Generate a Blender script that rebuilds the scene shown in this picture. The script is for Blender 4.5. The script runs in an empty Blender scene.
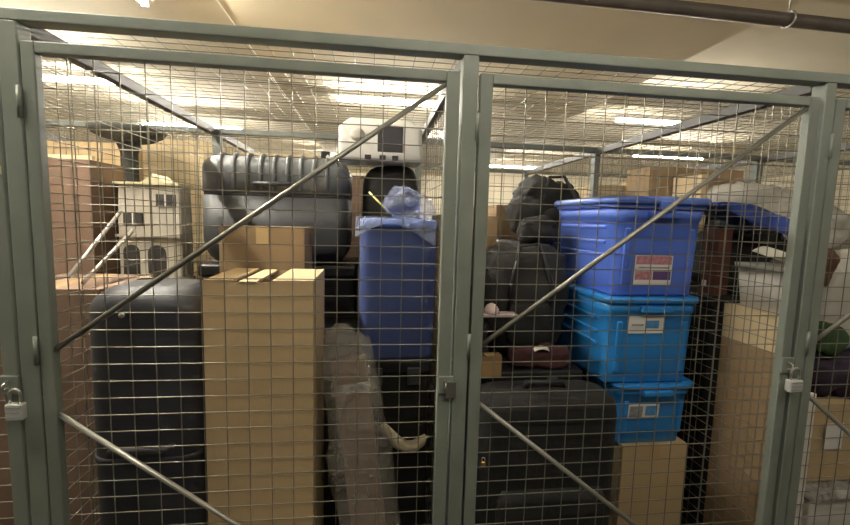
import bpy, bmesh, math, random
from mathutils import Vector, Matrix, noise

random.seed(7)
scene = bpy.context.scene
COL = scene.collection

# ------------------------------------------------------------------ camera
YAW, PITCH, ROLL, FPX = 0.12331, -0.10041, 0.02732, 421.67
cy_, sy_, cp_, sp_ = math.cos(YAW), math.sin(YAW), math.cos(PITCH), math.sin(PITCH)
fwd = Vector((sy_ * cp_, cy_ * cp_, sp_))
rgt = Vector((cy_, -sy_, 0))
upv = rgt.cross(fwd)
r2 = rgt * math.cos(ROLL) + upv * math.sin(ROLL)
u2 = upv * math.cos(ROLL) - rgt * math.sin(ROLL)
cam_data = bpy.data.cameras.new('camera')
cam = bpy.data.objects.new('camera', cam_data)
COL.objects.link(cam)
cam.matrix_world = Matrix(((r2.x, u2.x, -fwd.x, -0.0894), (r2.y, u2.y, -fwd.y, -1.2814),
                           (r2.z, u2.z, -fwd.z, 1.6), (0, 0, 0, 1)))
cam_data.sensor_width = 36.0
cam_data.lens = 36.0 * FPX / 850.0
cam_data.clip_start = 0.02
scene.camera = cam

# ------------------------------------------------------------------ world, exposure
world = bpy.data.worlds.new('world')
scene.world = world
world.use_nodes = True
world.node_tree.nodes['Background'].inputs[0].default_value = (0.01, 0.01, 0.01, 1)
vs = scene.view_settings
vs.view_transform = 'Standard'
vs.look = 'None'
vs.gamma = 1.0
vs.use_curve_mapping = False
vs.exposure = 1.72
TUBE_STRENGTH = 130.0
AISLE_FILL_STRENGTH = 27.0
LAMP_COLOR = (1.0, 0.95, 0.84, 1)


# ------------------------------------------------------------------ materials
def lin(r, g, b):
    def f(c):
        c /= 255.0
        return c / 12.92 if c <= 0.04045 else ((c + 0.055) / 1.055) ** 2.4
    return (f(r), f(g), f(b), 1.0)


def mat(name, rgb, rough=0.6, metal=0.0, var=0.12, scale=6.0, bump=0.0, bscale=60.0, stretch=None, spec=0.5):
    m = bpy.data.materials.new(name)
    m.use_nodes = True
    nt = m.node_tree
    b = nt.nodes['Principled BSDF']
    b.inputs['Roughness'].default_value = rough
    b.inputs['Metallic'].default_value = metal
    b.inputs['Specular IOR Level'].default_value = spec
    tc = nt.nodes.new('ShaderNodeTexCoord')
    mp = nt.nodes.new('ShaderNodeMapping')
    if stretch:
        mp.inputs['Scale'].default_value = stretch
    nt.links.new(tc.outputs['Object'], mp.inputs['Vector'])
    nz = nt.nodes.new('ShaderNodeTexNoise')
    nz.inputs['Scale'].default_value = scale
    nz.inputs['Detail'].default_value = 5
    nt.links.new(mp.outputs['Vector'], nz.inputs['Vector'])
    rp = nt.nodes.new('ShaderNodeValToRGB')
    c = lin(*rgb)
    rp.color_ramp.elements[0].position = 0.3
    rp.color_ramp.elements[1].position = 0.7
    rp.color_ramp.elements[0].color = (c[0] * (1 - var), c[1] * (1 - var), c[2] * (1 - var), 1)
    rp.color_ramp.elements[1].color = (min(1, c[0] * (1 + var)), min(1, c[1] * (1 + var)), min(1, c[2] * (1 + var)), 1)
    nt.links.new(nz.outputs['Fac'], rp.inputs['Fac'])
    nt.links.new(rp.outputs['Color'], b.inputs['Base Color'])
    if bump:
        n2 = nt.nodes.new('ShaderNodeTexNoise')
        n2.inputs['Scale'].default_value = bscale
        n2.inputs['Detail'].default_value = 4
        nt.links.new(mp.outputs['Vector'], n2.inputs['Vector'])
        bp = nt.nodes.new('ShaderNodeBump')
        bp.inputs['Strength'].default_value = bump
        bp.inputs['Distance'].default_value = 0.01
        nt.links.new(n2.outputs['Fac'], bp.inputs['Height'])
        nt.links.new(bp.outputs['Normal'], b.inputs['Normal'])
    return m


def film(name, rgb, opacity=0.35, rough=0.18):
    """thin clear plastic film, creased"""
    m = bpy.data.materials.new(name)
    m.use_nodes = True
    nt = m.node_tree
    b = nt.nodes['Principled BSDF']
    b.inputs['Base Color'].default_value = lin(*rgb)
    b.inputs['Roughness'].default_value = rough
    tc = nt.nodes.new('ShaderNodeTexCoord')
    nz = nt.nodes.new('ShaderNodeTexNoise')
    nz.inputs['Scale'].default_value = 9
    nz.inputs['Detail'].default_value = 6
    nz.inputs['Distortion'].default_value = 2.0
    nt.links.new(tc.outputs['Object'], nz.inputs['Vector'])
    bp = nt.nodes.new('ShaderNodeBump')
    bp.inputs['Strength'].default_value = 0.9
    bp.inputs['Distance'].default_value = 0.03
    nt.links.new(nz.outputs['Fac'], bp.inputs['Height'])
    nt.links.new(bp.outputs['Normal'], b.inputs['Normal'])
    rp = nt.nodes.new('ShaderNodeMapRange')
    rp.inputs['From Min'].default_value = 0.35
    rp.inputs['From Max'].default_value = 0.7
    rp.inputs['To Min'].default_value = opacity * 0.55
    rp.inputs['To Max'].default_value = min(1, opacity * 1.5)
    nt.links.new(nz.outputs['Fac'], rp.inputs['Value'])
    nt.links.new(rp.outputs['Result'], b.inputs['Alpha'])
    return m


def emit(name, color, strength):
    m = bpy.data.materials.new(name)
    m.use_nodes = True
    nt = m.node_tree
    nt.nodes.remove(nt.nodes['Principled BSDF'])
    e = nt.nodes.new('ShaderNodeEmission')
    e.inputs['Color'].default_value = color
    e.inputs['Strength'].default_value = strength
    nt.links.new(e.outputs[0], nt.nodes['Material Output'].inputs[0])
    return m


M = {}
M['ceil'] = mat('ceiling_paint', (214, 202, 176), 0.9, var=0.03, scale=2)
M['wall_dark'] = mat('dark_wall_paint', (58, 57, 54), 0.9, var=0.05, scale=2)
M['wall'] = mat('wall_paint', (205, 195, 172), 0.9, var=0.05, scale=2)
M['floor'] = mat('concrete_floor', (52, 50, 46), 0.75, var=0.15, scale=3, bump=0.2)
M['frame'] = mat('grey_green_paint', (122, 127, 117), 0.5, var=0.07, scale=9, bump=0.05, bscale=150)
M['rail'] = mat('dark_steel_rail', (54, 52, 48), 0.5, var=0.1, scale=9)
M['wire'] = mat('galvanised_wire', (134, 129, 115), 0.36, metal=0.65, var=0.12, scale=25)
M['brace'] = mat('brace_rod', (140, 137, 126), 0.38, metal=0.5, var=0.1, scale=20)
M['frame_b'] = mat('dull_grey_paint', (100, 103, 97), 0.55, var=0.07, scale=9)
M['steel'] = mat('bright_steel', (190, 188, 180), 0.3, metal=0.9, var=0.1, scale=20)
M['lock'] = mat('padlock_nickel', (205, 205, 198), 0.35, metal=0.3, var=0.06, scale=30)
M['brass'] = mat('brass', (190, 150, 70), 0.3, metal=0.9, var=0.1, scale=30)
M['pipe'] = mat('black_iron_pipe', (98, 88, 78), 0.55, metal=0.2, var=0.2, scale=8)
M['card'] = mat('cardboard', (194, 168, 127), 0.85, var=0.07, scale=3, bump=0.06, bscale=90, stretch=(1, 1, 0.25))
M['card_d'] = mat('cardboard_dark', (152, 126, 92), 0.85, var=0.1, scale=3, bump=0.06, bscale=90)
M['card_b'] = mat('cardboard_brown', (122, 98, 80), 0.85, var=0.12, scale=3, bump=0.06)
M['card_l'] = mat('cardboard_light', (208, 186, 146), 0.85, var=0.07, scale=3, bump=0.05)
M['tape'] = mat('packing_tape', (198, 168, 122), 0.25, var=0.05)
M['inside'] = mat('cardboard_inner', (140, 106, 68), 0.9, var=0.1)
M['tote_b'] = mat('royal_blue_plastic', (84, 114, 204), 0.38, var=0.04, scale=4)
M['tote_lid'] = mat('periwinkle_plastic', (96, 122, 200), 0.35, var=0.04, scale=4)
M['tote_t'] = mat('azure_plastic', (46, 134, 206), 0.38, var=0.04, scale=4)
M['bin_b'] = mat('deep_blue_plastic', (80, 94, 146), 0.42, var=0.06, scale=4)
M['navy'] = mat('navy_shell', (54, 54, 58), 0.5, var=0.12, scale=6, bump=0.08)
M['slate'] = mat('slate_shell', (104, 106, 106), 0.42, var=0.08, scale=7, bump=0.06)
M['slate_d'] = mat('slate_band', (58, 59, 60), 0.5, var=0.1)
M['black'] = mat('black_fabric', (31, 29, 27), 0.8, var=0.25, scale=14, bump=0.4, bscale=45)
M['black2'] = mat('charcoal_fabric', (37, 35, 32), 0.75, var=0.25, scale=9, bump=0.4, bscale=35)
M['blackp'] = mat('black_plastic', (34, 33, 32), 0.45, var=0.15)
M['maroon'] = mat('maroon_cloth', (74, 40, 40), 0.9, var=0.3, scale=12, bump=0.5, bscale=30)
M['white'] = mat('white_plastic', (222, 218, 206), 0.45, var=0.04)
M['house'] = mat('toy_house_wall', (176, 168, 152), 0.8, var=0.06)
M['whitec'] = mat('white_card', (226, 220, 206), 0.8, var=0.05)
M['sack'] = mat('white_woven_sack', (198, 192, 180), 0.75, var=0.08, scale=5, bump=0.35, bscale=16)
M['cream'] = mat('cream_cloth', (205, 192, 160), 0.85, var=0.08, bump=0.2)
M['green'] = mat('green_cloth', (62, 84, 50), 0.9, var=0.2, bump=0.3)
M['greend'] = mat('dark_green_cloth', (40, 52, 38), 0.9, var=0.2, bump=0.3)
M['rust'] = mat('rust_brown_card', (104, 62, 46), 0.8, var=0.2, scale=8)
M['purple'] = mat('dark_purple_cloth', (58, 46, 62), 0.9, var=0.3, scale=14, bump=0.5, bscale=25)
M['brownc'] = mat('brown_leather', (96, 62, 40), 0.6, var=0.2, bump=0.3)
M['bluebag'] = mat('blue_tarp', (62, 88, 178), 0.45, var=0.08, scale=8, bump=0.25, bscale=25)
M['amber'] = mat('amber_wood', (142, 114, 74), 0.6, var=0.1)
M['pink'] = mat('pale_pink_plastic', (214, 190, 186), 0.4, var=0.05)
M['yellow'] = mat('yellow_paint', (216, 206, 120), 0.5, var=0.05)
M['roof'] = mat('cream_roof_card', (196, 188, 150), 0.8, var=0.05)
M['dkwin'] = mat('dark_opening', (52, 48, 44), 0.8, var=0.1)
M['greywin'] = mat('smoked_panel', (48, 44, 46), 0.5, var=0.1)
M['pedestal'] = mat('dark_grey_carpet', (78, 80, 76), 0.9, var=0.15, scale=18, bump=0.4)
M['alu'] = mat('aluminium', (190, 186, 176), 0.35, metal=0.7, var=0.08)
M['labelw'] = mat('label_white', (226, 222, 214), 0.6, var=0.02)
M['labelp'] = mat('label_pink', (178, 120, 128), 0.6, var=0.35, scale=60)
M['labelv'] = mat('label_violet', (88, 62, 118), 0.6, var=0.1, scale=60)
M['labelg'] = mat('label_grey', (150, 150, 150), 0.6, var=0.3, scale=80)
M['labelb'] = mat('label_blue', (84, 146, 196), 0.6, var=0.2, scale=60)
M['film'] = film('clear_film', (205, 196, 180), 0.30)
M['filmw'] = film('milky_film', (215, 210, 202), 0.55, 0.25)
M['filmb'] = film('bag_film', (185, 195, 225), 0.28)
M['housing'] = mat('lamp_housing', (225, 222, 212), 0.5, var=0.02)
M['tube'] = emit('lamp_tube', LAMP_COLOR, TUBE_STRENGTH)
M['tube_fill'] = emit('fill_lamp_tube', LAMP_COLOR, AISLE_FILL_STRENGTH)


# ------------------------------------------------------------------ object helpers
def link(name, me, m=None, parent=None, loc=None):
    if m is not None and not me.materials:
        me.materials.append(m)
    o = bpy.data.objects.new(name, me)
    COL.objects.link(o)
    if parent is not None:
        o.parent = parent
    if loc is not None:
        o.location = loc
    return o


def tag(o, label, cat, group=None):
    o['label'] = label
    o['category'] = cat
    if group:
        o['group'] = group
    return o


def thing(name, label, cat, loc=(0, 0, 0), rz=0.0, group=None):
    o = bpy.data.objects.new(name, None)
    COL.objects.link(o)
    o.empty_display_size = 0.05
    o.location = loc
    o.rotation_euler = (0, 0, rz)
    return tag(o, label, cat, group)


def struct(name, me, m):
    o = link(name, me, m)
    o['kind'] = 'structure'
    return o


def to_mesh(bm, name='m', smooth=False):
    bmesh.ops.recalc_face_normals(bm, faces=bm.faces)
    me = bpy.data.meshes.new(name)
    bm.to_mesh(me)
    bm.free()
    if smooth:
        for p in me.polygons:
            p.use_smooth = True
    return me


def add_box(bm, x0, x1, y0, y1, z0, z1, bev=0.0, seg=2):
    r = bmesh.ops.create_cube(bm, size=1.0)
    vsx = r['verts']
    for v in vsx:
        v.co = Vector(((x0 + x1) / 2 + v.co.x * (x1 - x0), (y0 + y1) / 2 + v.co.y * (y1 - y0), (z0 + z1) / 2 + v.co.z * (z1 - z0)))
    if bev > 0:
        es = list({e for v in vsx for e in v.link_edges})
        bmesh.ops.bevel(bm, geom=es, offset=bev, segments=seg, profile=0.5, affect='EDGES')


def box(x0, x1, y0, y1, z0, z1, bev=0.0, seg=2, smooth=False):
    bm = bmesh.new()
    add_box(bm, x0, x1, y0, y1, z0, z1, bev, seg)
    return to_mesh(bm, smooth=smooth)


def boxes(lst, bev=0.0):
    bm = bmesh.new()
    for b in lst:
        add_box(bm, *b, bev=bev)
    return to_mesh(bm)


def bar(p0, p1, w, d, bev=0.002):
    """flat bar from p0 to p1, width w across in the xz-plane, depth d along y"""
    p0, p1 = Vector(p0), Vector(p1)
    ax = (p1 - p0)
    L = ax.length
    ax.normalize()
    yv = Vector((0, 1, 0))
    if abs(ax.dot(yv)) > 0.9:
        yv = Vector((1, 0, 0))
    yv = (yv - ax * yv.dot(ax)).normalized()
    zv = ax.cross(yv)
    bm = bmesh.new()
    add_box(bm, 0, L, -d / 2, d / 2, -w / 2, w / 2, bev)
    mt = Matrix(((ax.x, yv.x, zv.x, p0.x), (ax.y, yv.y, zv.y, p0.y), (ax.z, yv.z, zv.z, p0.z), (0, 0, 0, 1)))
    bmesh.ops.transform(bm, matrix=mt, verts=bm.verts)
    return to_mesh(bm)


def tube(path, r, n=10, radii=None, cap=True):
    bm = bmesh.new()
    pts = [Vector(p) for p in path]
    rings = []
    prev = None
    for i, p in enumerate(pts):
        t = (pts[min(i + 1, len(pts) - 1)] - pts[max(i - 1, 0)]).normalized()
        if prev is None:
            a = Vector((0, 0, 1)) if abs(t.z) < 0.9 else Vector((1, 0, 0))
            u = t.cross(a).normalized()
        else:
            u = (prev - t * prev.dot(t)).normalized()
        prev = u
        w = t.cross(u)
        rr = radii[i] if radii else r
        rings.append([bm.verts.new(p + u * rr * math.cos(2 * math.pi * k / n) + w * rr * math.sin(2 * math.pi * k / n)) for k in range(n)])
    for a, b in zip(rings, rings[1:]):
        for k in range(n):
            bm.faces.new((a[k], a[(k + 1) % n], b[(k + 1) % n], b[k]))
    if cap:
        bm.faces.new(rings[0])
        bm.faces.new(rings[-1])
    return to_mesh(bm, smooth=True)


def lathe(prof, n=32):
    bm = bmesh.new()
    rings = [[bm.verts.new((r * math.cos(2 * math.pi * k / n), r * math.sin(2 * math.pi * k / n), z)) for k in range(n)] for r, z in prof]
    for a, b in zip(rings, rings[1:]):
        for k in range(n):
            bm.faces.new((a[k], a[(k + 1) % n], b[(k + 1) % n], b[k]))
    bm.faces.new(rings[0])
    bm.faces.new(rings[-1])
    return to_mesh(bm, smooth=True)


def rrect(w, d, r, n=6):
    r = min(r, w / 2 - 1e-4, d / 2 - 1e-4)
    out = []
    for cx, cy, a0 in ((w / 2 - r, d / 2 - r, 0), (-w / 2 + r, d / 2 - r, 90), (-w / 2 + r, -d / 2 + r, 180), (w / 2 - r, -d / 2 + r, 270)):
        for k in range(n + 1):
            a = math.radians(a0 + 90 * k / n)
            out.append((cx + r * math.cos(a), cy + r * math.sin(a)))
    return out


def loft(sections, cap0=True, cap1=True, n=6, smooth=False):
    """sections: (w, d, r, z[, dx, dy])"""
    bm = bmesh.new()
    rings = []
    for s in sections:
        dx, dy = (s[4], s[5]) if len(s) > 4 else (0, 0)
        rings.append([bm.verts.new((x + dx, y + dy, s[3])) for x, y in rrect(s[0], s[1], s[2], n)])
    for a, b in zip(rings, rings[1:]):
        m = len(a)
        for k in range(m):
            bm.faces.new((a[k], a[(k + 1) % m], b[(k + 1) % m], b[k]))
    if cap0:
        bm.faces.new(rings[0])
    if cap1:
        bm.faces.new(rings[-1])
    me = to_mesh(bm)
    if smooth:
        for p in me.polygons:
            p.use_smooth = abs(p.normal.z) < 0.9
    return me


def blob(sx, sy, sz, e=0.55, amp=0.03, freq=4.0, seed=0, nu=40, nv=24, flat=True, sag=0.0):
    """soft bag shape, base at z=0"""
    bm = bmesh.new()

    def sp(c):
        return math.copysign(abs(c) ** e, c)
    rings = []
    off = Vector((seed * 7.3, seed * 3.1, seed * 1.7))
    for j in range(1, nv):
        ph = -math.pi / 2 + math.pi * j / nv
        ring = []
        for i in range(nu):
            th = 2 * math.pi * i / nu
            p = Vector((sx / 2 * sp(math.cos(ph)) * sp(math.cos(th)), sy / 2 * sp(math.cos(ph)) * sp(math.sin(th)), sz / 2 * sp(math.sin(ph))))
            d = noise.fractal(p * freq + off, 0.8, 2.2, 4) * amp
            p += p.normalized() * d
            if sag:
                p.z -= sag * (2 * p.x / sx) ** 2
            p.z += sz / 2
            if flat:
                p.z = max(p.z, 0.0)
            ring.append(bm.verts.new(p))
        rings.append(ring)
    for a, b in zip(rings, rings[1:]):
        for k in range(nu):
            bm.faces.new((a[k], a[(k + 1) % nu], b[(k + 1) % nu], b[k]))
    bm.faces.new(rings[0])
    bm.faces.new(rings[-1])
    return to_mesh(bm, smooth=True)


def sheet(nx, ny, fn, th=0.004):
    bm = bmesh.new()
    g = [[bm.verts.new(fn(i / (nx - 1), j / (ny - 1))) for j in range(ny)] for i in range(nx)]
    for i in range(nx - 1):
        for j in range(ny - 1):
            bm.faces.new((g[i][j], g[i + 1][j], g[i + 1][j + 1], g[i][j + 1]))
    bmesh.ops.recalc_face_normals(bm, faces=bm.faces)
    bmesh.ops.solidify(bm, geom=bm.faces[:], thickness=th)
    return to_mesh(bm, smooth=True)


def wires(segs, r=0.002, n=6):
    """many straight welded wires as one mesh"""
    vs_, fs = [], []
    for a, b in segs:
        a, b = Vector(a), Vector(b)
        t = (b - a).normalized()
        h = Vector((0, 0, 1)) if abs(t.z) < 0.9 else Vector((1, 0, 0))
        u = t.cross(h).normalized()
        w = t.cross(u)
        o = len(vs_)
        for p in (a, b):
            for k in range(n):
                an = 2 * math.pi * k / n
                vs_.append(p + (u * math.cos(an) + w * math.sin(an)) * r)
        for k in range(n):
            fs.append((o + k, o + (k + 1) % n, o + n + (k + 1) % n, o + n + k))
    me = bpy.data.meshes.new('wires')
    me.from_pydata([tuple(v) for v in vs_], [], fs)
    for p in me.polygons:
        p.use_smooth = True
    me.update()
    return me


PX, PZ = 0.065, 0.05114       # mesh openings


def wire_part(parent, segs, r=0.0016):
    o = link('wire_mesh', wires(segs, r), M['wire'], parent)
    o['kind'] = 'stuff'
    return o


def frange(a, b, s):
    out = []
    while a <= b:
        out.append(a)
        a += s
    return out


# ------------------------------------------------------------------ the room
RX0, RX1, RY0, RY1 = -7.0, 9.5, -2.6, 12.5
struct('floor', box(RX0, RX1, RY0, RY1, -0.1, 0.0), M['floor'])
struct('ceiling', box(RX0, RX1, RY0, RY1, 3.22, 3.32), M['ceil'])
struct('wall_back', box(RX0, RX1, RY1, RY1 + 0.1, 0, 3.22), M['wall'])
struct('wall_front', box(RX0, RX1, RY0 - 0.1, RY0, 0, 3.22), M['wall_dark'])
struct('wall_left', box(RX0 - 0.1, RX0, RY0, RY1, 0, 3.22), M['wall'])
struct('wall_right', box(RX1, RX1 + 0.1, RY0, RY1, 0, 3.22), M['wall'])
# dropped soffit: runs in depth above the middle cages, with an arm to the right over the aisle
bm = bmesh.new()
pts = [(-1.15, RY0), (RX1, RY0), (RX1, 1.20), (2.55, 1.20), (2.55, RY1), (-1.15, RY1)]
lo = [bm.verts.new((x, y, 3.03)) for x, y in pts]
hi = [bm.verts.new((x, y, 3.22)) for x, y in pts]
bm.faces.new(lo)
for k in range(6):
    bm.faces.new((lo[k], lo[(k + 1) % 6], hi[(k + 1) % 6], hi[k]))
struct('trim_1', to_mesh(bm), M['ceil'])
o = struct('trim_2', box(-1.156, -1.15, RY0, RY1, 3.022, 3.05), M['white'])   # pale corner bead on the soffit edge

# sprinkler pipe with its hangers
pr = thing('sprinkler_pipe', 'dark iron sprinkler pipe hung below the ceiling at upper right', 'pipe', (0, 0.93, 2.775))
link('pipe_run', tube([(-6.9, -0.16, 0), (1.0, 0, 0), (9.4, 0.18, 0)], 0.036, 14), M['pipe'], pr)
for hx in (-3.2, 2.205, 5.4):
    hy = 0.02 if hx > 0 else -0.08
    ring = [(hx, hy + 0.042 * math.sin(a), 0.042 * math.cos(a)) for a in [k * math.pi / 8 for k in range(17)]]
    h = link('hanger', tube(ring, 0.005, 6), M['steel'], pr)
    link('rod', tube([(hx, hy, 0.042), (hx, hy, 0.445 if hx < -1.15 else 0.256)], 0.005, 6), M['steel'], h)


# fluorescent lamps
def lamp(x, y, label, along_x=True, z=2.95, m='tube', ln=1.5, top=3.03):
    t = thing('fluorescent_lamp', label, 'lamp', (x, y, z), 0 if along_x else math.pi / 2, 'ceiling lamps')
    link('housing', box(-ln / 2 - 0.02, ln / 2 + 0.02, -0.05, 0.05, 0.030, 0.08, 0.006), M['housing'], t)
    for s in (-1, 1):
        link('socket', box(s * ln / 2 - 0.012, s * ln / 2 + 0.012, -0.02, 0.02, -0.022, 0.03, 0.003), M['housing'], t)
        if top - z > 0.1:
            link('rod', tube([(s * ln / 3, 0, 0.08), (s * ln / 3, 0, top - z)], 0.005, 6), M['steel'], t)
    link('tube', tube([(-ln / 2, 0, 0), (ln / 2, 0, 0)], 0.018, 10), M[m], t)


lamp(-3.53, 3.72, 'lit fluorescent tube lamp at far left above the cages', top=3.22)
lamp(0.22, 3.80, 'lit fluorescent tube lamp above the middle, behind the white appliance', top=3.03)
lamp(3.52, 4.02, 'lit fluorescent tube lamp seen above the blue totes', top=3.22, ln=1.05)
lamp(-2.95, 5.95, 'farther lit fluorescent tube lamp behind the round pedestal', top=3.22)
lamp(0.9, 6.2, 'farther lit fluorescent tube lamp in the middle of the back', top=3.03)
lamp(5.6, 6.5, 'farther lit fluorescent tube lamp behind the tan cartons', top=3.22)
lamp(3.4, 9.0, 'farthest lit fluorescent tube lamp near the end wall', top=3.22)
lamp(-1.0, 9.0, 'farthest lit fluorescent tube lamp at the left of the end wall', top=3.03)
lamp(-1.585, 0.62, 'lit fluorescent tube lamp whose end shows at upper left', along_x=False, top=3.22, ln=2.4)
for ax, lb in ((-4.4, 'left'), (0.6, 'middle'), (4.2, 'right')):  # fill lamps added out of view to brighten the cage fronts
    lamp(ax, -1.25, 'added unseen fill lamp over the aisle, %s one' % lb, m='tube_fill', top=3.03 if ax > -1 else 3.22)

# ------------------------------------------------------------------ the cages
ZB, ZT = 2.083, 2.114
XP = [-2.25, -1.034, 0.188, 1.394, 2.61, 3.83]   # partition lines
POSTS = [(-2.273, -2.227), (-1.057, -1.011), (0.165, 0.211), (1.375, 1.413), (2.587, 2.633), (3.81, 3.85)]
YB, YC = 1.46, 2.80


def cage_frame(name, label, y, half=0.02, fm='frame'):
    t = thing(name, label, 'frame', (0, y, 0))
    link('top_beam', box(XP[0] - 0.03, XP[-1] + 0.03, -half, half + 0.01, ZB, ZT, 0.003), M[fm], t)
    for a, b in POSTS:
        p = link('post', box(a, b, -half, half + 0.01, 0.0, ZB, 0.003), M[fm], t)
        link('base_plate', box(a - 0.03, b + 0.03, -half - 0.02, half + 0.03, 0, 0.006), M[fm], p)
    return t


cage_frame('cage_frame', 'grey painted steel beam and posts along the aisle front', 0.0)
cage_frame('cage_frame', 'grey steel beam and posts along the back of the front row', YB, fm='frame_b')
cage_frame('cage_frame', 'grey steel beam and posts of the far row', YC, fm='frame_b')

bay_names = ['far left', 'left', 'middle', 'right']
# partitions (between neighbouring bays), front row and far row
pn = ['beyond the round pedestal', 'left of the tall tan carton', 'behind the blue bin', 'beside the blue totes', 'at the far right']
for row, (ya, yb) in enumerate(((0.032, YB - 0.022), (YB + 0.032, YC - 0.022))):
    for i, x in enumerate(XP[:5]):
        t = thing('mesh_partition', 'wire mesh partition %s, %s row' % (pn[i], 'front' if row == 0 else 'far'), 'partition', (x, ya, 0), 0, 'cage partitions')
        D = yb - ya
        link('top_rail', box(-0.018, 0.018, 0, D, ZT - 0.048, ZT - 0.008, 0.003), M['rail'], t)
        link('bottom_rail', box(-0.015, 0.015, 0, D, 0.10, 0.13, 0.003), M['frame'], t)
        segs = [((0, yy, 0.115), (0, yy, ZB - 0.01)) for yy in frange(0.05, D - 0.01, PX)]
        segs += [((0.004, 0, zz), (0.004, D, zz)) for zz in frange(0.166, ZB - 0.03, PZ)]
        wire_part(t, segs)
# back panel between the two rows
for i in range(5):
    t = thing('mesh_back_panel', 'wire mesh back panel of the %s cage' % ['far left', 'left', 'middle', 'right', 'far right'][i], 'panel', (0, YB, 0), 0, 'cage back panels')
    x0, x1 = POSTS[i][1], POSTS[i + 1][0]
    link('bottom_rail', box(x0, x1, -0.012, 0.012, 0.10, 0.13), M['frame'], t)
    segs = [((xx, 0, 0.115), (xx, 0, ZB + 0.005)) for xx in frange(x0 + 0.03, x1 - 0.01, PX)]
    segs += [((x0, 0.004, zz), (x1, 0.004, zz)) for zz in frange(0.166, ZB - 0.02, PZ)]
    wire_part(t, segs)
# roofs
for row, (ya, yb) in enumerate(((0.0, YB), (YB, YC))):
    for i in range(5):
        t = thing('mesh_roof', 'flat wire mesh roof over the %s cage of the %s row' % (['far left', 'left', 'middle', 'right', 'far right'][i], 'front' if row == 0 else 'far'), 'roof', (0, 0, ZT), 0, 'cage roofs')
        x0, x1 = XP[i], XP[i + 1]
        segs = [((xx, ya, 0.004), (xx, yb, 0.004)) for xx in frange(x0 + 0.03, x1, PX)]
        segs += [((x0, yy, 0.0), (x1, yy, 0.0)) for yy in frange(ya + 0.045, yb, PZ)]
        wire_part(t, segs)


# doors
def door(label, xa, xb, wx0, wz0, sl, sr, ztop=2.036):
    """xa..xb outer edges, sl/sr stile widths, wx0/wz0 phase of the wires"""
    t = thing('mesh_door', label, 'door', (xa, 0, 0.12), 0, 'cage doors')
    W = xb - xa
    zt = ztop - 0.12
    y0, y1 = -0.018, 0.010
    link('stile', box(0, sl, y0, y1, 0, zt, 0.003), M['frame'], t)
    link('stile', box(W - sr, W, y0, y1, 0, zt, 0.003), M['frame'], t)
    link('top_rail', box(sl, W - sr, y0, y1, zt - 0.030, zt, 0.003), M['frame'], t)
    link('bottom_rail', box(sl, W - sr, y0, y1, 0, 0.030, 0.003), M['frame'], t)
    link('brace', tube([(sl - 0.005, -0.006, 1.086), (W - sr + 0.005, -0.006, zt - 0.032)], 0.0078, 10), M['brace'], t)
    link('brace', tube([(sl - 0.005, -0.006, 0.900), (W - sr + 0.005, -0.006, 0.046)], 0.0078, 10), M['brace'], t)
    xs = [x for x in [wx0 + PX * k for k in range(-40, 40)] if xa + sl - 0.002 < x < xb - sr + 0.002]
    zs = [z for z in [wz0 - PZ * k for k in range(-3, 42)] if 0.14 < z < ztop - 0.01]
    segs = [((x - xa, 0.004, 0.012), (x - xa, 0.004, zt - 0.01)) for x in xs]
    segs += [((0.01, 0.0085, z - 0.12), (W - 0.01, 0.0085, z - 0.12)) for z in zs]
    wire_part(t, segs, 0.0016)
    for hz in (0.25, 1.05, 1.72):
        link('hinge', tube([(-0.006, -0.022, hz), (-0.006, -0.022, hz + 0.08)], 0.006, 8), M['frame'], t)
    return t


dl = door('wire mesh cage door with a diagonal brace, in front of the tall tan carton', -1.0075, 0.157, -0.716, 1.9757, 0.0335, 0.040)
dr = door('wire mesh cage door with a diagonal brace, in front of the blue totes', 0.218, 1.360, 0.302, 1.9657, 0.039, 0.036)
d3 = door('wire mesh cage door cut off at the right edge, in front of the white sack', 1.419, 2.58, 1.50, 1.9657, 0.038, 0.036)
d0 = door('wire mesh cage door cut off at the left edge, beside the padlock', -2.22, -1.066, -2.14, 1.9757, 0.036, 0.039)


# latches on the doors
def hasp(d, x, z):
    h = link('hasp', box(x, x + 0.045, -0.026, -0.018, z, z + 0.055, 0.002), M['frame'], d)
    link('staple', tube([(x + 0.020, -0.026, z + 0.016), (x + 0.020, -0.044, z + 0.020), (x + 0.020, -0.044, z + 0.036), (x + 0.020, -0.026, z + 0.040)], 0.003, 8), M['steel'], h)


hasp(dl, 0.157 + 1.0075 - 0.038, 0.94)
link('latch_plate', box(1.0075 + 0.143, 1.0075 + 0.176, -0.030, -0.026, 1.045 - 0.12, 1.10 - 0.12, 0.002), M['steel'], dl)
hasp(dr, 1.360 - 0.218 - 0.038, 0.985)
hasp(d0, -1.066 + 2.22 - 0.040, 0.965)
link('paper_tag', box(2.22 - 1.083, 2.22 - 1.070, -0.0195, -0.018, 1.690 - 0.12, 1.712 - 0.12), M['roof'], d0)


def padlock(label, x, y, z, w, h, m='lock', name='padlock', k=1.0):
    t = thing(name, label, 'padlock', (x, y, z))
    bm = bmesh.new()
    add_box(bm, -w / 2, w / 2, -0.011 * k, 0.011 * k, 0, h, 0.004 * k, 3)
    link('body', to_mesh(bm), M[m], t)
    rr = w * 0.32
    p = [(-rr, 0, h - 0.004), (-rr, 0, h + 0.025 * k)] + [(-rr * math.cos(a), 0, h + 0.025 * k + rr * math.sin(a)) for a in [q * math.pi / 8 for q in range(1, 8)]] + [(rr, 0, h + 0.025 * k), (rr, 0, h - 0.004)]
    link('shackle', tube(p, 0.004 * k, 8), M['steel'], t)
    for q in range(3):
        link('groove', box(-w * 0.42, w * 0.42, -0.0118 * k, -0.0105 * k, h * (0.2 + 0.28 * q), h * (0.2 + 0.28 * q) + 0.002 * k), M['labelg'], t)
    return t


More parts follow.
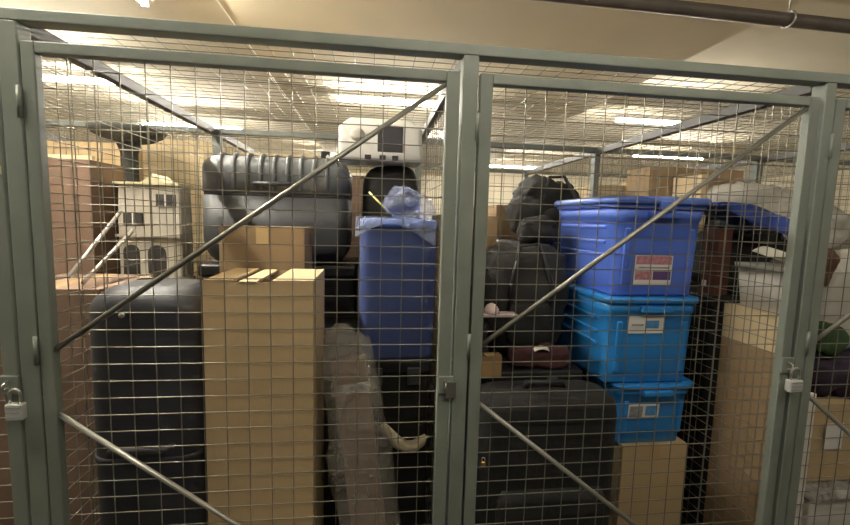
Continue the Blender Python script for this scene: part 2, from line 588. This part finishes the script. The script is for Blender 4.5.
padlock('laminated steel padlock on the door at the left edge', -1.056, -0.045, 1.024, 0.042, 0.046)
padlock('pale steel padlock beside the right post', 1.354, -0.045, 1.047, 0.050, 0.042)
padlock('small brass padlock hooked on the mesh of the totes door', 0.287, 0.022, 0.783, 0.016, 0.016, 'brass', k=0.4)


# ------------------------------------------------------------------ cartons and boxes
def carton(label, x0, x1, y0, y1, z0, z1, m='card', rz=0.0, tape=True, gap=0.006, name='cardboard_box', cat='box', flaps=True, group='cardboard boxes', inner='inside', along='y'):
    w, d, h = x1 - x0, y1 - y0, z1 - z0
    t = thing(name, label, cat, ((x0 + x1) / 2, (y0 + y1) / 2, z0), rz, group)
    a = 0.005
    ht = h - 0.006
    W, D = w / 2, d / 2
    link('body', boxes([(-W, W, -D, -D + a, 0, ht), (-W, W, D - a, D, 0, ht), (-W, -W + a, -D + a, D - a, 0, ht), (W - a, W, -D + a, D - a, 0, ht), (-W + a, W - a, -D + a, D - a, 0, a)]), M[m], t)
    if flaps:
        if along == 'y':
            link('flap', box(-W, -gap / 2, -D, D, ht, h), M[m], t)
            link('flap', box(gap / 2, W, -D, D, ht, h), M[m], t)
            if tape:
                link('tape', boxes([(-0.025, 0.025, -D - 0.001, D + 0.001, h, h + 0.001), (-0.025, 0.025, -D - 0.001, -D, h - 0.07, h + 0.001)]), M['tape'], t)
        else:
            link('flap', box(-W, W, -D, -gap / 2, ht, h), M[m], t)
            link('flap', box(-W, W, gap / 2, D, ht, h), M[m], t)
            if tape:
                link('tape', boxes([(-W - 0.001, W + 0.001, -0.025, 0.025, h, h + 0.001), (-W - 0.001, -W, -0.025, 0.025, h - 0.07, h + 0.001)]), M['tape'], t)
    return t


# -- left cage
t = carton('tall tan cardboard box with gaping top flaps, in the left cage', -0.627, -0.283, 0.12, 0.445, 0, 1.39, 'card', flaps=False)
W, D = 0.172, 0.1625
link('flap', box(-W, -W + 0.090, -D, D, 1.384, 1.392), M['card'], t)
link('flap', box(-W + 0.112, -W + 0.165, -D, D, 1.380, 1.388), M['card_l'], t)
link('flap', box(-W + 0.215, W, -D, D, 1.384, 1.392), M['card_l'], t)
carton('small cardboard box behind the tall tan carton, below the ribbed suitcase', -0.715, -0.375, 0.53, 0.76, 1.12, 1.553, 'card_d')


def chest(label, x0, x1, y0, y1, z0, z1, m='blackp', name='storage_chest', cat='chest'):
    t = thing(name, label, cat, ((x0 + x1) / 2, (y0 + y1) / 2, z0))
    W, D, h = (x1 - x0) / 2, (y1 - y0) / 2, z1 - z0
    link('body', box(-W + 0.008, W - 0.008, -D + 0.008, D - 0.008, 0, h - 0.06, 0.012, 3), M[m], t)
    link('lid', box(-W, W, -D, D, h - 0.058, h, 0.012, 3), M[m], t)
    for s in (-0.5, 0.5):
        link('latch', box(s * W - 0.025, s * W + 0.025, -D - 0.008, -D + 0.006, h - 0.10, h - 0.03, 0.003), M['slate_d'], t)
    return t


chest('black chest under the small cardboard box', -0.76, -0.16, 0.50, 0.79, 0, 1.12)
chest('big black chest under the ribbed suitcase', -0.92, -0.175, 0.83, 1.38, 0, 1.36)


def two_shells(t, up, sz, h, m, m2):
    link('upper_shell', loft(up, smooth=True), M[m], t)
    lo_ = [(a, b, r, sz - 0.008 - (z - (sz + 0.008)) * (sz - 0.008) / (h - sz - 0.008)) for a, b, r, z in up]
    link('lower_shell', loft(lo_, smooth=True), M[m2 or m], t)


def hard_case(name, label, x0, x1, y0, y1, z0, z1, m, seam_z=None, ribs=0, rad=0.05, cat='suitcase', band='slate_d', m2=None, one_shell=False):
    t = thing(name, label, cat, ((x0 + x1) / 2, (y0 + y1) / 2, z0))
    W, D, h = (x1 - x0) / 2, (y1 - y0) / 2, z1 - z0
    sz = (seam_z - z0) if seam_z else h / 2
    def sec(za, zb, up):
        n = 6
        out = []
        for k in range(n + 1):
            a = math.pi / 2 * k / n
            ins = rad * (1 - math.cos(a))
            z = zb - rad + rad * math.sin(a)
            out.append((2 * W - 2 * ins, 2 * D - 2 * ins, rad, z))
        return [(2 * W, 2 * D, rad, za)] + out
    up = sec(sz + 0.008, h, True)
    if one_shell:
        top = [q for q in sec(0, h, True)[1:]]
        bot = [(a, b, r, h - z) for a, b, r, z in reversed(top)]
        link('shell', loft(bot + top, smooth=True), M[m], t)
    else:
        two_shells(t, up, sz, h, m, m2)
    zb = 0.006 if one_shell else -0.01
    link('zip_band', loft([(2 * W + zb, 2 * D + zb, rad, sz - 0.010), (2 * W + zb, 2 * D + zb, rad, sz + 0.010)], smooth=True), M[band], t)
    for k in range(ribs):
        x = -W + rad + (2 * W - 2 * rad) * (k + 0.5) / ribs
        rw = (2 * W - 2 * rad) / ribs * 0.30
        pts_ = [(x, -D - 0.002, sz + 0.02), (x, -D - 0.002, h - rad)]
        pts_ += [(x, -D + rad - rad * math.cos(a) - 0.002, h - rad + rad * math.sin(a) + 0.003) for a in [q * math.pi / 12 for q in range(1, 7)]]
        pts_ += [(x, D - rad, h + 0.003)]
        link('rib', tube(pts_, rw * 0.55, 8), M[m], t)
    link('handle', tube([(-0.09, -D + 0.004, sz + 0.05), (-0.085, -D - 0.03, sz + 0.05), (0.085, -D - 0.03, sz + 0.05), (0.09, -D + 0.004, sz + 0.05)], 0.010, 8), M[band], t)
    return t


rs = hard_case('hard_suitcase', 'slate grey hard suitcase with ribbed top lying at the back of the left cage', -0.91, -0.215, 0.83, 1.30, 1.362, 1.888, 'slate', seam_z=1.70, ribs=9, rad=0.07, m2='slate_d')
link('caster', box(0.20, 0.245, -0.10, -0.05, 0.50, 0.575, 0.006), M['blackp'], rs)
link('corner_highlight', tube([(0.245, -0.245, 0.528), (0.30, -0.23, 0.50), (0.338, -0.19, 0.45)], 0.009, 8), M['alu'], rs)  # highlight on the rounded corner, modelled as a bright strip
nv = hard_case('upright_suitcase', 'large navy suitcase standing left of the tall tan carton', -0.992, -0.642, 0.11, 0.42, 0.48, 1.362, 'navy', seam_z=0.80, rad=0.08, band='navy', one_shell=True)
link('badge', lathe([(0.009, 0), (0.009, 0.004), (0.004, 0.006)], 12), M['alu'], nv, (-0.045, -0.154, 0.80)).rotation_euler = (math.pi / 2, 0, 0)
chest('dark chest under the navy suitcase', -0.995, -0.642, 0.1, 0.44, 0, 0.48)

# blue bin with a plastic bag on top, and what is stacked under it
t = thing('blue_bin', 'tall blue plastic bin standing by the middle post', 'bin', (0.007, 0.51, 1.050))
link('body', loft([(0.285, 0.34, 0.035, 0.0), (0.292, 0.35, 0.045, 0.01), (0.302, 0.37, 0.045, 0.50), (0.302, 0.37, 0.045, 0.515)], smooth=True), M['bin_b'], t)
link('lid', loft([(0.308, 0.382, 0.05, 0.515), (0.310, 0.384, 0.05, 0.535), (0.297, 0.37, 0.05, 0.548), (0.25, 0.32, 0.05, 0.552)], smooth=True), M['tote_lid'], t)
tag(link('plastic_bag', blob(0.20, 0.26, 0.13, 0.95, 0.05, 9, 3), M['filmb'], None, (0.055, 0.50, 1.603)), 'crumpled clear plastic bag on top of the blue bin', 'bag')
tag(link('plastic_cover', sheet(16, 20, lambda u, v: (-0.156 + 0.30 * u, 0.305 - 0.012 * math.sin(6 * u) * v - 0.01 * v, 1.607 - 0.12 * v * (0.6 + 0.4 * math.sin(3 + 4 * u))), 0.001), M['filmb']), 'clear plastic film hanging over the front of the blue bin', 'film')
chest('black chest under the blue bin', -0.145, 0.150, 0.33, 0.72, 0.0, 1.048)
tag(link('yellow_rod', tube([(-0.11, 0.62, 1.715), (-0.02, 0.56, 1.625)], 0.0045, 8), M['yellow']), 'thin yellow rod sticking up behind the blue bin', 'rod')
tag(link('cream_cloth', tube([(-0.055, 0.285, 0.805), (-0.03, 0.27, 0.775), (0.0, 0.262, 0.742), (0.035, 0.262, 0.722), (0.07, 0.265, 0.722), (0.098, 0.27, 0.738), (0.115, 0.275, 0.758)], 0.02, 12, [0.012, 0.020, 0.024, 0.024, 0.023, 0.020, 0.008]), M['cream'], None, (0.012, 0.012, 0)), 'curved roll of cream cloth wedged in front of the black chest', 'cloth')
tag(link('duffel_bag', blob(0.30, 0.36, 0.625, 0.42, 0.02, 5, 5), M['black2'], None, (0.0, 1.12, 1.256)), 'dark stuffed bag behind the blue bin', 'bag')
chest('black chest under the dark stuffed bag', -0.14, 0.15, 0.92, 1.36, 0, 1.255)

# board wrapped in plastic, leaning
t = thing('wrapped_board', 'narrow brown board wrapped in clear plastic, leaning beside the tall tan carton', 'board', (-0.030, 0.13, 0.03))
t.rotation_euler = (math.radians(-3), math.radians(-7.5), 0)
link('core', box(-0.065, 0.060, 0.0, 0.06, 0, 1.08, 0.004), M['card_b'], t)
link('plastic_wrap', blob(0.215, 0.13, 1.22, 0.62, 0.045, 7, 61, 36, 40), M['film'], t, (0.0, 0.03, 0.0))
link('tape', box(-0.072, 0.066, -0.006, 0.066, 0.96, 0.995), M['filmw'], t)

# -- far-left cage
t = thing('toy_house', 'white toy house with arched doorways, behind the left partition', 'toy house', (-1.207, 1.07, 1.262))
link('wall', loft([(0.30, 0.14, 0.01, 0), (0.30, 0.14, 0.01, 0.30), (0.29, 0.13, 0.01, 0.475)]), M['house'], t)
rf = link('roof', box(-0.158, 0.152, -0.085, 0.085, 0.475, 0.487), M['roof'], t)
bm = bmesh.new()
v = [bm.verts.new(p) for p in ((-0.03, -0.08, 0.487), (0.08, -0.08, 0.487), (0.025, -0.08, 0.53), (-0.03, 0.08, 0.487), (0.08, 0.08, 0.487), (0.025, 0.08, 0.53))]
for f in ((0, 1, 2), (5, 4, 3), (0, 2, 5, 3), (1, 4, 5, 2), (0, 3, 4, 1)):
    bm.faces.new([v[k] for k in f])
link('gable', to_mesh(bm), M['roof'], rf)


def arch(w, h, d):
    bm = bmesh.new()
    pf = [(-w / 2, 0), (w / 2, 0), (w / 2, h - w / 2)] + [(w / 2 * math.cos(a), h - w / 2 + w / 2 * math.sin(a)) for a in [k * math.pi / 8 for k in range(1, 8)]] + [(-w / 2, h - w / 2)]
    a = [bm.verts.new((x, 0, z)) for x, z in pf]
    b = [bm.verts.new((x, d, z)) for x, z in pf]
    bm.faces.new(a)
    bm.faces.new(b)
    n = len(pf)
    for k in range(n):
        bm.faces.new((a[k], a[(k + 1) % n], b[(k + 1) % n], b[k]))
    return to_mesh(bm)


link('doorway', arch(0.075, 0.165, 0.01), M['dkwin'], t, (-0.090, -0.075, 0.01))
link('doorway', arch(0.085, 0.165, 0.01), M['dkwin'], t, (0.03, -0.075, 0.01))
for wx, wz in ((-0.075, 0.275), (0.08, 0.37)):
    w_ = link('window', box(wx - 0.045, wx + 0.045, -0.076, -0.066, wz, wz + 0.06), M['dkwin'], t)
    link('mullion', box(wx - 0.003, wx + 0.003, -0.079, -0.075, wz, wz + 0.06), M['whitec'], w_)
link('ledge', box(-0.152, 0.152, -0.092, -0.068, 0.215, 0.228), M['house'], t)
carton('brown carton under the white toy house', -1.38, -1.055, 0.96, 1.15, 0, 1.26, 'card_b')

t = thing('pedestal_stand', 'dark round-topped pedestal stand behind the toy house', 'stand', (-1.66, 1.22, 0))
link('base', lathe([(0.09, 0), (0.09, 0.03), (0.05, 0.05)], 32), M['pedestal'], t)
link('column', lathe([(0.042, 0.03), (0.042, 1.92), (0.06, 1.975)], 20), M['pedestal'], t)
link('top', lathe([(0.06, 1.975), (0.11, 1.985), (0.165, 2.015), (0.185, 2.045), (0.18, 2.052), (0.02, 2.046)], 36), M['pedestal'], t)
t.location = (-1.425, 1.26, 0)

carton('large brown carton at the back of the far left cage', -2.19, -1.40, 0.86, 1.155, 0, 0.95, 'card_b')
carton('brown carton stacked highest in the far left cage', -2.17, -1.39, 0.87, 1.15, 0.951, 1.834, 'card_b')
carton('reddish brown carton in front of the far left stack', -1.50, -1.10, 0.40, 0.83, 0, 1.31, 'card_b')
tag(link('pale_plank', box(-2.19, -1.40, 0.90, 0.93, 1.836, 1.856, 0.002), M['cream']), 'pale plank across the brown cartons at left', 'plank')
for dx, dz, lb in ((0.0, 0.0, 'upper'), (0.05, -0.085, 'lower')):
    tag(link('metal_pole', tube([(-1.24 + dx, 0.46, 1.345 + max(dz, -0.02)), (-1.24 + dx, 0.82, 1.603 + dz)], 0.008, 8), M['alu']), '%s of two thin aluminium poles propped in front of the toy house' % lb, 'pole', 'aluminium poles')

# -- middle cage: the totes


def tote(name, label, cx, y0, z0, w, d, h, m, lidm=None, taper=0.06, lab='pink', lx=0.0, lz=0.1, lw=0.17, lh=0.11, rim=True):
    t = thing(name, label, 'tote', (cx, y0 + d / 2, z0), 0, 'plastic storage totes')
    wb, db = w - taper, d - taper
    def at(f):
        return (wb + (w - 0.03 - wb) * f, db + (d - 0.03 - db) * f)
    S = []
    for f, rad in ((0, 0.03), (0.03, 0.05), (0.5, 0.055), (0.80, 0.055)):
        a = at(f)
        S.append((a[0] - (0.012 if f == 0 else 0), a[1] - (0.012 if f == 0 else 0), rad, h * f))
    a = at(0.80)
    S += [(a[0] + 0.012, a[1] + 0.012, 0.06, h * 0.815), (w - 0.018, d - 0.018, 0.06, h * 0.93)]
    link('body', loft(S, smooth=True), M[m], t)
    link('rim', loft([(w - 0.016, d - 0.016, 0.06, h * 0.92), (w, d, 0.065, h * 0.925), (w + 0.002, d + 0.002, 0.065, h * 0.985), (w - 0.02, d - 0.02, 0.06, h * 0.99)], smooth=True), M[m], t)
    # raised panels on the end and the long side
    k = (w - 0.03 - wb) / 2 / h
    for s in (-1, 1):
        r_ = link('rib', box(-0.012, 0.012, -0.006, 0.006, 0.05, h * 0.72, 0.005), M[m], t, (s * w * 0.33, -db / 2 - 0.002, 0))
        r_.rotation_euler = (k, 0, 0)
    for f in (0.42, 0.56, 0.72):
        a = at(f)
        link('rib', box(-0.009, 0.006, -d * 0.36, d * 0.36, -0.008, 0.008, 0.005), M[m], t, (-a[0] / 2, 0, h * f))
    for s in (-1, 1):
        link('handle', box(-0.07, 0.07, -0.018, 0.012, -0.014, 0.014, 0.006), M[m], t, (0, s * (d / 2 - 0.004), h * 0.86))
    if lidm:
        L = link('lid', loft([(w + 0.012, d + 0.012, 0.065, h * 0.965), (w + 0.026, d + 0.026, 0.07, h * 0.972), (w + 0.028, d + 0.028, 0.07, h * 1.02), (w + 0.008, d + 0.008, 0.065, h * 1.045), (w - 0.05, d - 0.05, 0.05, h * 1.05), (w - 0.065, d - 0.065, 0.05, h * 1.03)], smooth=True), M[lidm], t)
        for s in (-1, 1):
            link('clip', box(-0.035, 0.035, -0.012, 0.008, h * 0.90, h * 1.0, 0.004), M[lidm], L, (0, s * (d / 2 + 0.014), 0))
    # paper label on the end wall
    yy = -(db / 2 + k * lz) - 0.003
    lb = link('label', box(-lw / 2, lw / 2, -0.0015, 0.0015, -lh / 2, lh / 2), M['labelw'], t, (lx, yy, lz))
    lb.rotation_euler = (k, 0, 0)
    if lab == 'pink':
        link('print_block', box(-lw / 2 + 0.004, lw / 2 - 0.004, -0.0022, -0.0015, lh * 0.20, lh * 0.49), M['labelp'], lb)
        link('print_block', box(-lw / 2 + 0.004, -0.004, -0.0022, -0.0015, -lh * 0.33, -lh * 0.03), M['labelp'], lb)
        link('print_block', box(0.0, lw / 2 - 0.004, -0.0022, -0.0015, -lh * 0.33, -lh * 0.03), M['labelv'], lb)
        link('print_line', box(-lw * 0.4, lw * 0.4, -0.0022, -0.0015, lh * 0.06, lh * 0.12), M['labelg'], lb)
    elif lab == 'blue':
        link('print_block', box(-0.005, lw * 0.36, -0.0022, -0.0015, -lh * 0.2, lh * 0.25), M['labelb'], lb)
        link('print_line', box(-lw * 0.42, -lw * 0.08, -0.0022, -0.0015, -lh * 0.05, lh * 0.05), M['labelg'], lb)
    else:
        link('print_block', box(-lw * 0.45, -0.005, -0.0022, -0.0015, -lh * 0.4, lh * 0.4), M['labelg'], lb)
        link('print_block', box(lw * 0.06, lw * 0.40, -0.0022, -0.0015, -lh * 0.3, lh * 0.4), M['labelb'], lb)
    return t


carton('tan cardboard box under the stack of blue totes', 1.02, 1.328, 0.37, 0.80, 0, 0.630, 'card', along='y')
tote('storage_tote', 'small azure tote with a grey label, lowest of the stack', 1.148, 0.350, 0.632, 0.395, 0.58, 0.285, 'tote_t', None, 0.07, 'grey', -0.045, 0.155, 0.145, 0.065)
tote('storage_tote', 'azure tote with a white label, middle of the stack', 1.106, 0.345, 0.917, 0.455, 0.60, 0.385, 'tote_t', None, 0.055, 'blue', -0.03, 0.262, 0.16, 0.075)
tote('storage_tote', 'royal blue lidded tote with a pink label, top of the stack', 1.108, 0.345, 1.302, 0.445, 0.60, 0.402, 'tote_b', 'tote_lid', 0.06, 'pink', -0.016, 0.112, 0.17, 0.125)


# -- middle cage: the dark bags on the left
def soft_bag(label, x, y, z, sx, sy, sz, m, seed, e=0.55, amp=0.045, freq=5, name='duffel_bag', straps=True, group='dark bags'):
    t = thing(name, label, 'bag', (x, y, z), 0, group)
    link('body', blob(sx, sy, sz, e, amp, freq, seed), M[m], t)
    if straps:
        link('strap', tube([(-sx * 0.25, -sy * 0.46, sz * 0.35), (-sx * 0.22, -sy * 0.53, sz * 0.7), (-sx * 0.12, -sy * 0.40, sz * 1.0), (sx * 0.10, -sy * 0.38, sz * 1.02), (sx * 0.22, -sy * 0.53, sz * 0.7), (sx * 0.25, -sy * 0.46, sz * 0.35)], 0.010, 6), M['blackp'], t)
        link('pocket', blob(sx * 0.5, 0.05, sz * 0.4, 0.5, 0.01, 6, seed + 1), M[m], t, (0, -sy * 0.48, sz * 0.12))
    return t


t = thing('black_suitcase', 'large black soft suitcase standing behind the totes door', 'suitcase', (0.580, 0.235, 0.0))
link('body', loft([(0.50, 0.20, 0.06, 0.05), (0.54, 0.22, 0.07, 0.10), (0.545, 0.22, 0.07, 0.88), (0.54, 0.215, 0.07, 0.915), (0.52, 0.20, 0.06, 0.94), (0.48, 0.17, 0.06, 0.957), (0.42, 0.14, 0.05, 0.965)], smooth=True), M['black'], t)
link('front_pocket', loft([(0.40, 0.03, 0.012, 0.16), (0.42, 0.04, 0.014, 0.20), (0.42, 0.04, 0.014, 0.58), (0.38, 0.02, 0.008, 0.62)], smooth=True), M['black2'], t, (0, -0.115, 0))
link('handle', tube([(-0.08, 0, 0.96), (-0.075, 0, 0.985), (0.075, 0, 0.985), (0.08, 0, 0.96)], 0.011, 8), M['blackp'], t)
for sx in (-0.2, 0.2):
    for sy in (-0.07, 0.07):
        link('caster', tube([(sx - 0.012, sy, 0.028), (sx + 0.012, sy, 0.028)], 0.028, 14), M['blackp'], t)
chest('black chest behind the black soft suitcase', 0.26, 0.84, 0.42, 0.84, 0, 0.96)
soft_bag('black duffel bag filling the gap left of the middle tote', 0.63, 0.715, 0.962, 0.42, 0.32, 0.53, 'black2', 11)
tag(link('maroon_cloth', blob(0.28, 0.08, 0.10, 0.7, 0.03, 9, 13), M['maroon'], None, (0.66, 0.47, 0.961)), 'crumpled maroon cloth above the black soft suitcase', 'cloth')
chest('dark chest at the back of the middle cage', 0.66, 1.20, 1.00, 1.41, 0, 1.49)
soft_bag('round black backpack on top, left of the top tote', 0.955, 1.195, 1.492, 0.42, 0.33, 0.37, 'black', 17, e=0.75, amp=0.06, freq=7, name='backpack')
soft_bag('lumpy black bag slung below the round backpack', 0.72, 0.74, 1.49, 0.20, 0.14, 0.13, 'black', 19, straps=False)
carton('tan carton at the back, left of the black backpack', 0.27, 0.575, 0.95, 1.35, 0, 1.63, 'card_d')
carton('small amber box behind the middle door stile', 0.30, 0.445, 0.36, 0.41, 0.962, 1.05, 'amber', name='amber_box', flaps=True, tape=False, inner='amber', group='small boxes')
t = thing('cup_lid', 'pale pink dome lid on a flat tray left of the totes', 'lid', (0.415, 0.44, 1.20))
link('dome', lathe([(0.034, 0.012), (0.032, 0.03), (0.02, 0.048), (0.006, 0.056)], 20), M['pink'], t)
link('tray', box(-0.05, 0.11, -0.03, 0.04, 0, 0.012, 0.003), M['pink'], t)
soft_bag('small dark pouch under the pink lid', 0.36, 0.48, 0.962, 0.12, 0.10, 0.24, 'black2', 23, straps=False, name='pouch')
tag(link('white_slip', sheet(10, 4, lambda u, v: (0.61 + 0.07 * u, 0.425 + 0.02 * v, 1.045 + 0.012 * math.sin(3 * u) + 0.01 * v), 0.003), M['whitec']), 'white paper slip among the dark bags', 'paper')

# -- right cage
carton('tall brown carton just right of the totes, behind the right partition', 1.455, 1.562, 0.10, 0.38, 0, 1.125, 'card_d', tape=False, along='x')
carton('pale cream carton on the tall brown carton', 1.455, 1.565, 0.10, 0.38, 1.126, 1.270, 'card_l', tape=False)
t = thing('grey_bin', 'pale grey plastic bin on the cream carton', 'bin', (1.545, 0.25, 1.271))
link('body', loft([(0.12, 0.20, 0.03, 0), (0.15, 0.23, 0.03, 0.17)], smooth=True), M['sack'], t)
link('rim', loft([(0.165, 0.245, 0.03, 0.165), (0.17, 0.25, 0.03, 0.185), (0.14, 0.22, 0.03, 0.186)], smooth=True), M['white'], t)
tag(link('white_paper', sheet(10, 6, lambda u, v: (1.48 + 0.15 * u, 0.16 + 0.14 * v, 1.480 + 0.03 * v + 0.02 * math.sin(4 * u)), 0.003), M['whitec']), 'loose white paper on the pale grey bin', 'paper')
chest('dark chest behind the tall brown carton', 1.46, 1.77, 0.45, 0.88, 0, 1.29)
soft_bag('dark green-black bag under the blue tarp', 1.70, 0.68, 1.292, 0.30, 0.30, 0.30, 'black2', 31, straps=False)
tag(link('green_pouch', blob(0.12, 0.07, 0.12, 0.7, 0.03, 7, 33), M['greend'], None, (1.62, 0.48, 1.292)), 'dark green pouch on the black chest under the blue tarp', 'pouch')


def tarp_point(u, v):
    top = 1.715 - 0.115 * max(0.0, (u - 0.30) / 0.70) ** 1.4
    hang = 0.085 * min(1.0, 0.25 + 2.2 * u)
    if v < 0.3:
        return (1.41 + 0.46 * u, 0.41 + 0.010 * math.sin(14 * u), top - hang * (1 - v / 0.3) + 0.006 * math.sin(11 * u))
    return (1.41 + 0.46 * u, 0.41 + 0.40 * (v - 0.3) / 0.7, top - 0.012 * math.sin(9 * u + 3 * v) * (v - 0.3))


tag(link('blue_tarp', sheet(28, 16, tarp_point, 0.006), M['bluebag']), 'sagging blue tarp right of the top tote', 'tarp')
tag(link('white_sack', blob(0.50, 0.30, 0.20, 0.6, 0.05, 6, 37), M['sack'], None, (2.075, 0.98, 1.646)), 'white plastic sack behind the blue tarp', 'sack')
chest('dark chest under the white plastic sack', 1.80, 2.36, 0.84, 1.14, 0, 1.644)
carton('large tan carton at the back of the right cage', 1.60, 2.24, 1.18, 1.42, 0, 1.965, 'card_d')
tag(link('plywood_sheet', box(1.745, 1.79, 0.93, 1.16, 0, 1.90, 0.002), M['card_l']), 'pale plywood sheet standing before the large tan carton', 'board')
t = soft_bag('bulging white sack at the right edge', 2.17, 0.54, 1.035, 0.46, 0.34, 0.46, 'sack', 41, straps=False, name='white_sack', amp=0.06)
soft_bag('white sack with a pointed top at the right edge', 2.12, 0.62, 1.50, 0.28, 0.20, 0.22, 'sack', 43, straps=False, name='white_sack', e=0.9)
tag(link('brown_boot', blob(0.10, 0.12, 0.17, 0.6, 0.03, 6, 47), M['brownc'], None, (1.84, 0.33, 1.36)), 'brown leather boot beside the bulging white sack', 'boot')
tag(link('green_cloth', blob(0.11, 0.08, 0.17, 0.7, 0.04, 8, 49), M['green'], None, (1.90, 0.31, 1.032)), 'green cloth bundle under the bulging white sack', 'cloth')
tag(link('purple_cloth', blob(0.46, 0.28, 0.18, 0.5, 0.05, 8, 51), M['purple'], None, (2.06, 0.40, 0.85)), 'dark purple cloth pile on the lower carton at right', 'cloth')
c = carton('tan carton with a white label at the right edge', 1.80, 2.28, 0.25, 0.56, 0.50, 0.852, 'card', tape=False)
link('label', box(-0.175, -0.085, -0.1675, -0.165, 0.155, 0.27), M['labelw'], c)
t = thing('white_box', 'white box with a clear lid at the lower right edge', 'box', (2.04, 0.38, 0.0))
link('body', box(-0.25, 0.25, -0.18, 0.18, 0, 0.44, 0.01, 3), M['white'], t)
link('lid', loft([(0.52, 0.38, 0.03, 0.44), (0.53, 0.39, 0.03, 0.465), (0.48, 0.34, 0.03, 0.497)], smooth=True), M['filmw'], t)
tag(link('foam_board', box(1.60, 1.655, 0.12, 0.14, 0.0, 0.96, 0.002), M['whitec']), 'narrow white board standing behind the right door stile', 'board')

carton('narrow rust brown box on the black chest, right of the top tote', 1.47, 1.535, 0.46, 0.55, 1.291, 1.60, 'rust', tape=False)
tag(link('white_tag', box(1.383, 1.386, 0.415, 0.437, 1.34, 1.367), M['labelw']), 'small white tag hooked on the partition right of the totes', 'tag')

# -- far row, seen over and between
t = thing('white_appliance', 'white appliance with a dark square window, under the roof behind the blue bin', 'appliance', (-0.060, 1.00, 1.890))
t.scale = (0.52, 0.70, 0.485)
link('body', loft([(0.80, 0.34, 0.03, 0.0), (0.82, 0.36, 0.04, 0.03), (0.80, 0.34, 0.05, 0.34), (0.62, 0.26, 0.06, 0.43)], smooth=True), M['white'], t)
w_ = link('window', box(-0.03, 0.21, -0.186, -0.172, 0.085, 0.345, 0.006), M['greywin'], t)
for za, zb_ in ((0.06, 0.085), (0.345, 0.36)):
    link('window_bezel', box(-0.045, 0.225, -0.182, -0.170, za, zb_), M['white'], w_)
for q in (-0.12, 0.02, 0.14):
    link('button', box(q - 0.03, q + 0.03, -0.186, -0.176, 0.008, 0.052, 0.004), M['greywin'], t)
link('dial', lathe([(0.07, 0), (0.065, 0.015), (0.02, 0.02)], 20), M['sack'], t, (-0.22, -0.17, 0.25)).rotation_euler = (math.pi / 2, 0, 0)

far = [(-2.1, -1.55, 1.6, 2.1, 2.02, 'card', 'wide tan carton in the far row behind the pedestal'), (-1.5, -1.08, 1.55, 2.2, 2.05, 'card_l', 'pale tan carton in the far row behind the toy house'),
       (-0.98, -0.40, 1.6, 2.2, 2.0, 'card_l', 'pale carton in the far row above the ribbed suitcase'), (-0.36, 0.12, 1.6, 2.2, 1.88, 'card_b', 'brown carton in the far row behind the blue bin'),
       (0.25, 0.72, 1.7, 2.3, 1.60, 'sack', 'grey carton in the far row behind the tan carton'), (0.76, 1.30, 1.6, 2.3, 1.72, 'card_d', 'carton in the far row behind the backpack'),
       (1.45, 2.0, 1.55, 2.1, 1.88, 'card_l', 'bright tan carton in the far row behind the totes'), (2.02, 2.55, 1.65, 2.2, 1.97, 'card', 'tan carton in the far row beside the plywood'),
       (2.68, 3.3, 1.6, 2.2, 1.9, 'card_l', 'pale carton in the far row at far right'), (2.66, 3.3, 0.5, 1.1, 1.7, 'sack', 'grey carton in the last cage at far right')]
for x0, x1, y0, y1, z, m, lb in far:
    carton(lb, x0, x1, y0, y1, 0, z, m, tape=False, group='far row boxes')
